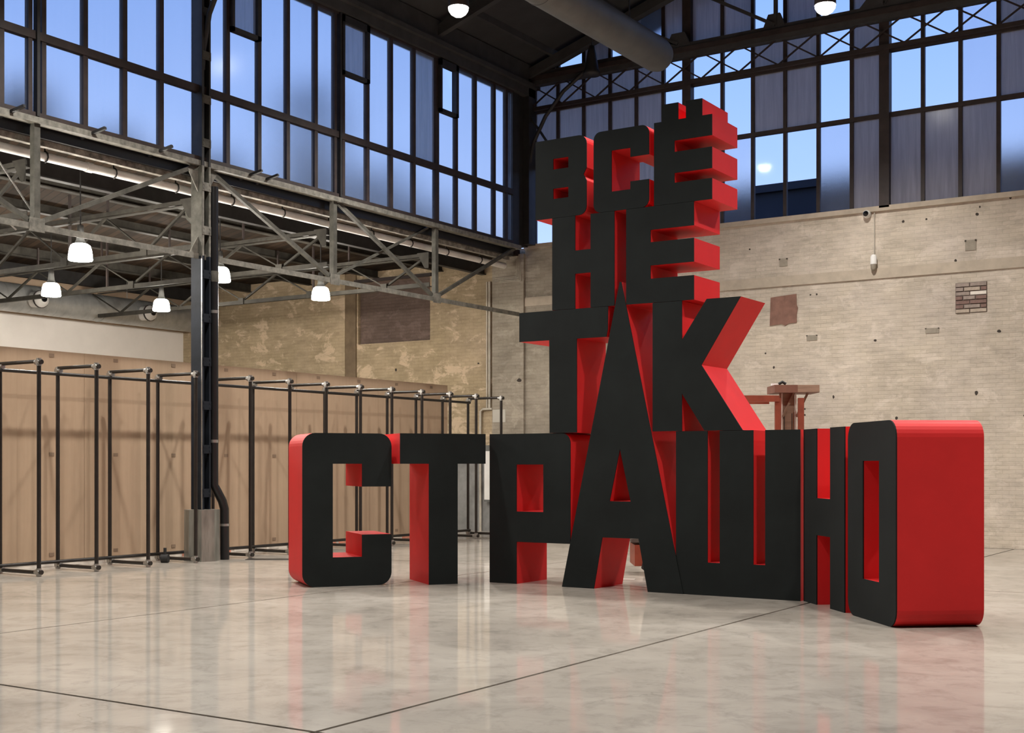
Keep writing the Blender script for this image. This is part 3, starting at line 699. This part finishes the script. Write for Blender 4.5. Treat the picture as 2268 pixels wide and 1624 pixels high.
letter('A', 'tallest black letter, a narrow pointed А rising from the floor through two rows', [[(-.86, 0), (-.385, 0), (-.262, .66), (.255, .66), (.385, 0), (.87, 0), (.012, 3.9), (-.012, 3.9)], [(-.155, 1.125), (.145, 1.125), (-.008, 1.79)]], (ac, FP - .004, 0), 0, D2)
sc = -6.075
letter('Sh', 'giant black three-stroke letter Ш with red slots, on the floor beside the А', [[(-.70 + .006, 0), (.795, 0), (.795, H1), (.365, H1), (.365, .40), (.215, .40), (.215, H1), (-.215, H1), (-.215, .40), (-.375, .40), (-.375, H1), (-.795, H1), (-.795, .46)]], (sc, FP + .004, 0), 0, D2)
thH = -49; eH = Vector((math.cos(R(thH)), math.sin(R(thH))))
hc = Vector((-4.46, 13.43)) - eH * .61
letter('H', 'giant black letter Н with bright red gaps, on the floor between the Ш and the О', glyphH(1.20, H1, .40, .79, 1.21), (hc.x, hc.y, 0), thH, D1)
thO = -50.5; eO = Vector((math.cos(R(thO)), math.sin(R(thO))))
oc = Vector((-4.415, 13.385)) + eO * .63
letter('O', 'giant black rounded letter О with a broad red side, standing at the far end beside letter Н', [rounded([(-.62, 0, .17), (.62, 0, .17), (.62, 2.03, .17), (-.62, 2.03, .17)]), rect(-.21, .41, .21, 1.63)], (oc.x, oc.y, 0), thO, D1)
# second row (z 2.0 - 3.6)
letter('T2', 'black letter Т of the second row, standing on top of the Р', [[(-.20, 0), (.21, 0), (.21, 1.215), (.645, 1.215), (.665, 1.31), (.67, 1.6), (-.67, 1.6), (-.67, 1.215), (-.205, 1.215)]], (-8.49, FP, 2.003), 0, D2)
letter('K2', 'black letter К of the second row with red diagonal sides, standing on the Ш', [[(-.60, 0), (-.20, 0), (-.20, .46), (.10, .0), (.595, 0), (.06, .80), (.57, 1.6), (.13, 1.6), (-.20, 1.12), (-.20, 1.6), (-.60, 1.6)]], (-6.59, FP + .002, 2.003), 0, D2)
# third row (3.6 - 4.8)
letter('H3', 'black letter Н of the third row, standing on the upper Т', glyphH(.92, 1.2, .345, .45, .75), (-8.19, FP + .001, 3.607), 0, D2)
letter('E3', 'black letter Е without dots in the third row, above the К', glyphE(.93, 1.2, .34, [(0, .30), (.465, .755), (.91, 1.2)]), (-7.095, FP + .001, 3.607), 0, D2)
# top row (4.8 - 5.84)
letter('V4', 'black letter В with two small red holes in the top row', [rounded([(-.39, 0), (.38, 0, .11), (.38, .44, .03), (.335, .52), (.38, .60, .03), (.38, 1.03, .11), (-.39, 1.03)], 5), rect(-.12, .25, .11, .385), rect(-.12, .635, .11, .775)], (-8.515, FP, 4.81), 0, D2)
letter('C4', 'black letter С with rounded corners in the top row between the В and the Ё', glyphC(.79, 1.03, .26, .10, .375), (-7.635, FP, 4.81), 0, D2)
yo = [(-.39, 0), (.39, 0), (.39, .255), (-.11, .255), (-.11, .375), (.39, .375), (.39, .635), (-.11, .635), (-.11, .775), (.39, .775), (.39, 1.03), (.26, 1.03), (.26, 1.24), (.045, 1.24), (.045, 1.03), (-.06, 1.03), (-.06, 1.24), (-.28, 1.24), (-.28, 1.03), (-.39, 1.03)]
letter('Yo4', 'black letter Ё with two square dots on top, highest letter of the stack', [yo], (-6.78, FP, 4.81), 0, D2)

# ================================================================== LIFT BEHIND THE LETTERS
lf = thing('scissor_lift', 'orange scissor lift parked behind the letters', 'lift', (-7.64, 17.2, 0), YAW)
MB().box(-1.2, -.38, .14, 1.15, .38, .44).build('chassis', 'lift_orange', lf)
MB().box(-1.25, -.36, .48, 1.15, .36, .53).build('chassis_top', 'grey_steel', lf)
for x in (-.85, .8):
    for y in (-.36, .36): MB().tube([(x, y - .05, .16), (x, y + .05, .16)], .16, 18).build('wheel', 'rubber', lf)
for k in range(5):
    z = .56 + k * .16
    for y in (-.25, .25):
        MB().bar((-1.0, y, z), (.95, y, z + .15), .05, .07, up=(0, 1, 0)).build('scissor_arm', 'lift_orange', lf)
        MB().bar((-1.0, y + .05, z + .15), (.95, y + .05, z), .05, .07, up=(0, 1, 0)).build('scissor_arm', 'lift_orange', lf)
MB().box(-1.2, -.38, 1.40, 1.25, .38, 1.48).build('platform', 'grey_steel', lf)
for x, y in ((-1.18, -.36), (-1.18, .36), (.0, -.36), (.0, .36), (.845, -.34), (1.175, .34), (1.175, -.34)):
    MB().box(x - .04, y - .03, 1.48, x + .04, y + .03, 2.54).build('rail_post', 'lift_orange', lf)
for y in (-.36, .36):
    MB().bar((-1.2, y, 2.53), (.86, y, 2.53), .05, .09).build('guard_rail', 'lift_orange', lf)
    MB().bar((-1.2, y, 2.0), (.86, y, 2.0), .04, .04).build('guard_rail', 'lift_orange', lf)
MB().tube([(-1.05, -.42, .30), (-1.1, -.45, .12), (-1.0, -.46, .05), (-.9, -.46, .04)], .018, 8).build('hose', 'rubber', lf)
ws = thing('wooden_stand', 'plywood work stand with a brown box tray on the lift platform', 'stand', (-7.64 + 1.02 * math.cos(YAW), 17.2 + 1.02 * math.sin(YAW), 1.48), YAW)
MB().box(-.10, -.10, 0, .12, -.07, 1.14).build('upright_board', 'wood_ply', ws)
for x in (-.03, .08): MB().box(x - .006, -.104, 0, x + .006, -.098, .85).build('board_groove', 'hole_dark', ws)
MB().box(-.21, -.30, 1.14, .43, .25, 1.25).build('tray', 'wood_brown', ws)
MB().box(.12, -.302, 1.145, .432, -.298, 1.25).build('tray_panel', 'wood_ply', ws)
MB().bar((-.06, -.13, .80), (.10, -.13, 1.14), .03, .03, up=(0, 1, 0)).build('brace', 'wood_ply', ws)
MB().bar((.14, -.13, .80), (.30, -.13, 1.14), .03, .03, up=(0, 1, 0)).build('brace', 'wood_ply', ws)
MB().box(-.075, -.12, .55, -.058, -.10, 1.14).box(.125, -.12, .55, .14, -.10, 1.14).build('corner_strip', 'gap_glow_trim_white', ws)
tag(MB().box(-.045, -.04, 0, .045, .04, .03).build('folded_rag', 'glove_white', None, tuple(Vector(ws.location) + Vector((-.08, -.2, 1.25))), YAW), 'folded white rag on the brown box tray', 'rag')
tag(MB().tube([(-.05, 0, .02), (.0, 0, .05), (.05, .0, .02)], .022, 8).build('work_gloves', 'rubber', None, tuple(Vector(ws.location) + Vector((.03, -.18, 1.25))), YAW), 'black work glove lying on the brown box tray', 'glove')
tag(MB().box(-.12, -.09, 0, .12, .09, .004).build('paper_sheet', 'paper', None, (-8.3, 15.7, 0), R(20)), 'white paper sheet on the floor under the А', 'paper')

# ================================================================== WALL FITTINGS
sc_ = thing('security_camera', 'small white dome camera mounted on the wall under the gable glazing', 'camera', (-7.9, YB - .002, 6.56))
MB().lathe([(.0, 0), (.07, 0), (.078, .02), (.075, .10), (.055, .14)], 18).build('housing', 'plaster_white', sc_).rotation_euler = (R(90), 0, 0)
MB().lathe([(.052, .135), (.045, .16), (.0, .175)], 18).build('lens', 'lens_black', sc_).rotation_euler = (R(90), 0, 0)
wsn = thing('wall_siren', 'white capsule-shaped siren hanging on a thin conduit on the wall', 'siren', (-7.76, YB - .03, 5.45))
MB().lathe([(.0, .30), (.035, .29), (.06, .25), (.065, .10)], 14).build('white_cap', 'plaster_white', wsn, (0, -.05, 0))
MB().lathe([(.06, .10), (.055, .02), (.03, -.03), (.0, -.04)], 14).build('grey_cap', 'vent_grey', wsn, (0, -.05, 0))
MB().tube([(0, 0, .28), (0, 0, 1.13)], .012, 6).build('conduit', 'conduit_pale', wsn)
MB().box(-.03, -.02, .05, .03, .03, .25).build('bracket', 'vent_grey', wsn)
cb_ = thing('conduit_bundle', 'pair of pale vertical conduits on the brick corner by the pipe rack', 'conduit', (-16.98, YB - .09, 0))
for x, r in ((-.035, .022), (.04, .032)):
    MB().tube([(x, .03, 2.9), (x, .03, 5.92)], r, 8).build('conduit', 'conduit_pale', cb_)
MB().tube([(-.15, .03, 2.9), (.12, .03, 2.9)], .03, 8).build('conduit', 'conduit_pale', cb_)
MB().tube([(-.22, .03, 0), (-.22, .03, 2.85), (-.15, .03, 2.9)], .03, 8).build('conduit', 'conduit_pale', cb_)
cb2 = thing('conduit_elbow', 'bundle of pale conduits turning up the corner under the corner post', 'conduit', (-16.3, YB - .12, 5.9))
for k in range(4):
    MB().tube([(-.45, .02, -.03 + k * .035), (.26 - k * .035, .02, -.03 + k * .035), (.26 - k * .035, .02, .62)], .014, 6).build('conduit', 'conduit_pale', cb2)
nb = thing('notice_panel', 'narrow white wall panel seen between the Т and the Р', 'panel', (-16.88, YB - .115, .75))
MB().box(-.16, -.02, 0, .30, .02, 1.15).build('board', 'plaster_white', nb)
MB().box(-.17, -.022, 1.15, .31, .022, 1.29).build('header', 'duct_grey', nb)
MB().box(.10, -.04, .58, .14, -.02, .64).build('latch', 'rubber', nb)
MB().box(-.17, -.02, -.05, .31, .02, 0).build('foot', 'duct_grey', nb)
tag(MB().box(0, 0, 0, .36, .006, .30).build('paper_notice', 'paper', None, (-16.84, YB - .078, 2.58)), 'pale paper notice pasted on the corner brickwork', 'notice')

# ================================================================== OUTSIDE
struct(MB().box(-220, -60, -.6, 160, 240, -.3).build('ground', 'earth'), 'dark ground outside the hall')
def tree(x, y, h, w, label):
    w *= .56
    t_ = thing('tree', label, 'tree', (x, y, -.3), group='trees outside the clerestory')
    MB().tube([(0, 0, 0), (.2, .1, h * .5), (0, 0, h * .8)], [.35, .25, .1], 8).build('trunk', 'bark', t_)
    m_ = MB(); rnd = random.Random(int(x * 7 + y * 13))
    for k in range(150):
        a = rnd.uniform(0, 6.283); zz = rnd.uniform(-1, 1); rr = math.sqrt(1 - zz * zz) * rnd.uniform(.5, 1)
        c_ = Vector((rr * math.cos(a) * w, rr * math.sin(a) * w, h * .62 + zz * h * .36)); s_ = rnd.uniform(.5, 1.1) * w * .3
        d1 = Vector((rnd.uniform(-1, 1), rnd.uniform(-1, 1), rnd.uniform(-1, 1))).normalized(); d2 = d1.orthogonal().normalized(); d3 = d1.cross(d2)
        vs = [c_ + s_ * q for q in (d1, -d1, d2, -d2, d3 * .8, -d3 * .8)]
        m_.add(vs, [(0, 2, 4), (2, 1, 4), (1, 3, 4), (3, 0, 4), (2, 0, 5), (1, 2, 5), (3, 1, 5), (0, 3, 5)])
    m_.build('foliage', 'leaf_dark', t_)
for x, y, h, w in ((-46, 28.0, 17.6, 4.6), (-46, 33.5, 17.8, 4.6), (-47, 39, 17.2, 4.4), (-46, 44.5, 17.2, 4.4), (-46, 51.3, 22.5, 4.4), (-46, 57, 19.2, 4.0), (-46, 62, 18, 4), (-47, 68, 17.0, 4), (-46, 74, 15.5, 4), (-46, 82, 15, 4.5)):
    tree(x, y, h, w, 'dark leafy tree blurred behind the clerestory glass')
bl = thing('far_building', 'dark flat-roofed building seen through the gable glazing', 'building', (-21, 64, -.3))
MB().box(-9, 0, 0, 40, 14, 16.2).build('wall', 'far_render', bl)
MB().box(-9.3, -.3, 16.2, 40.3, 14.3, 16.6).build('roof', 'far_render', bl)
for k in range(10):
    for z in (3, 7, 11): MB().box(-6 + k * 4.2, -.06, z, -4.2 + k * 4.2, 0, z + 2).build('window', 'far_window', bl)
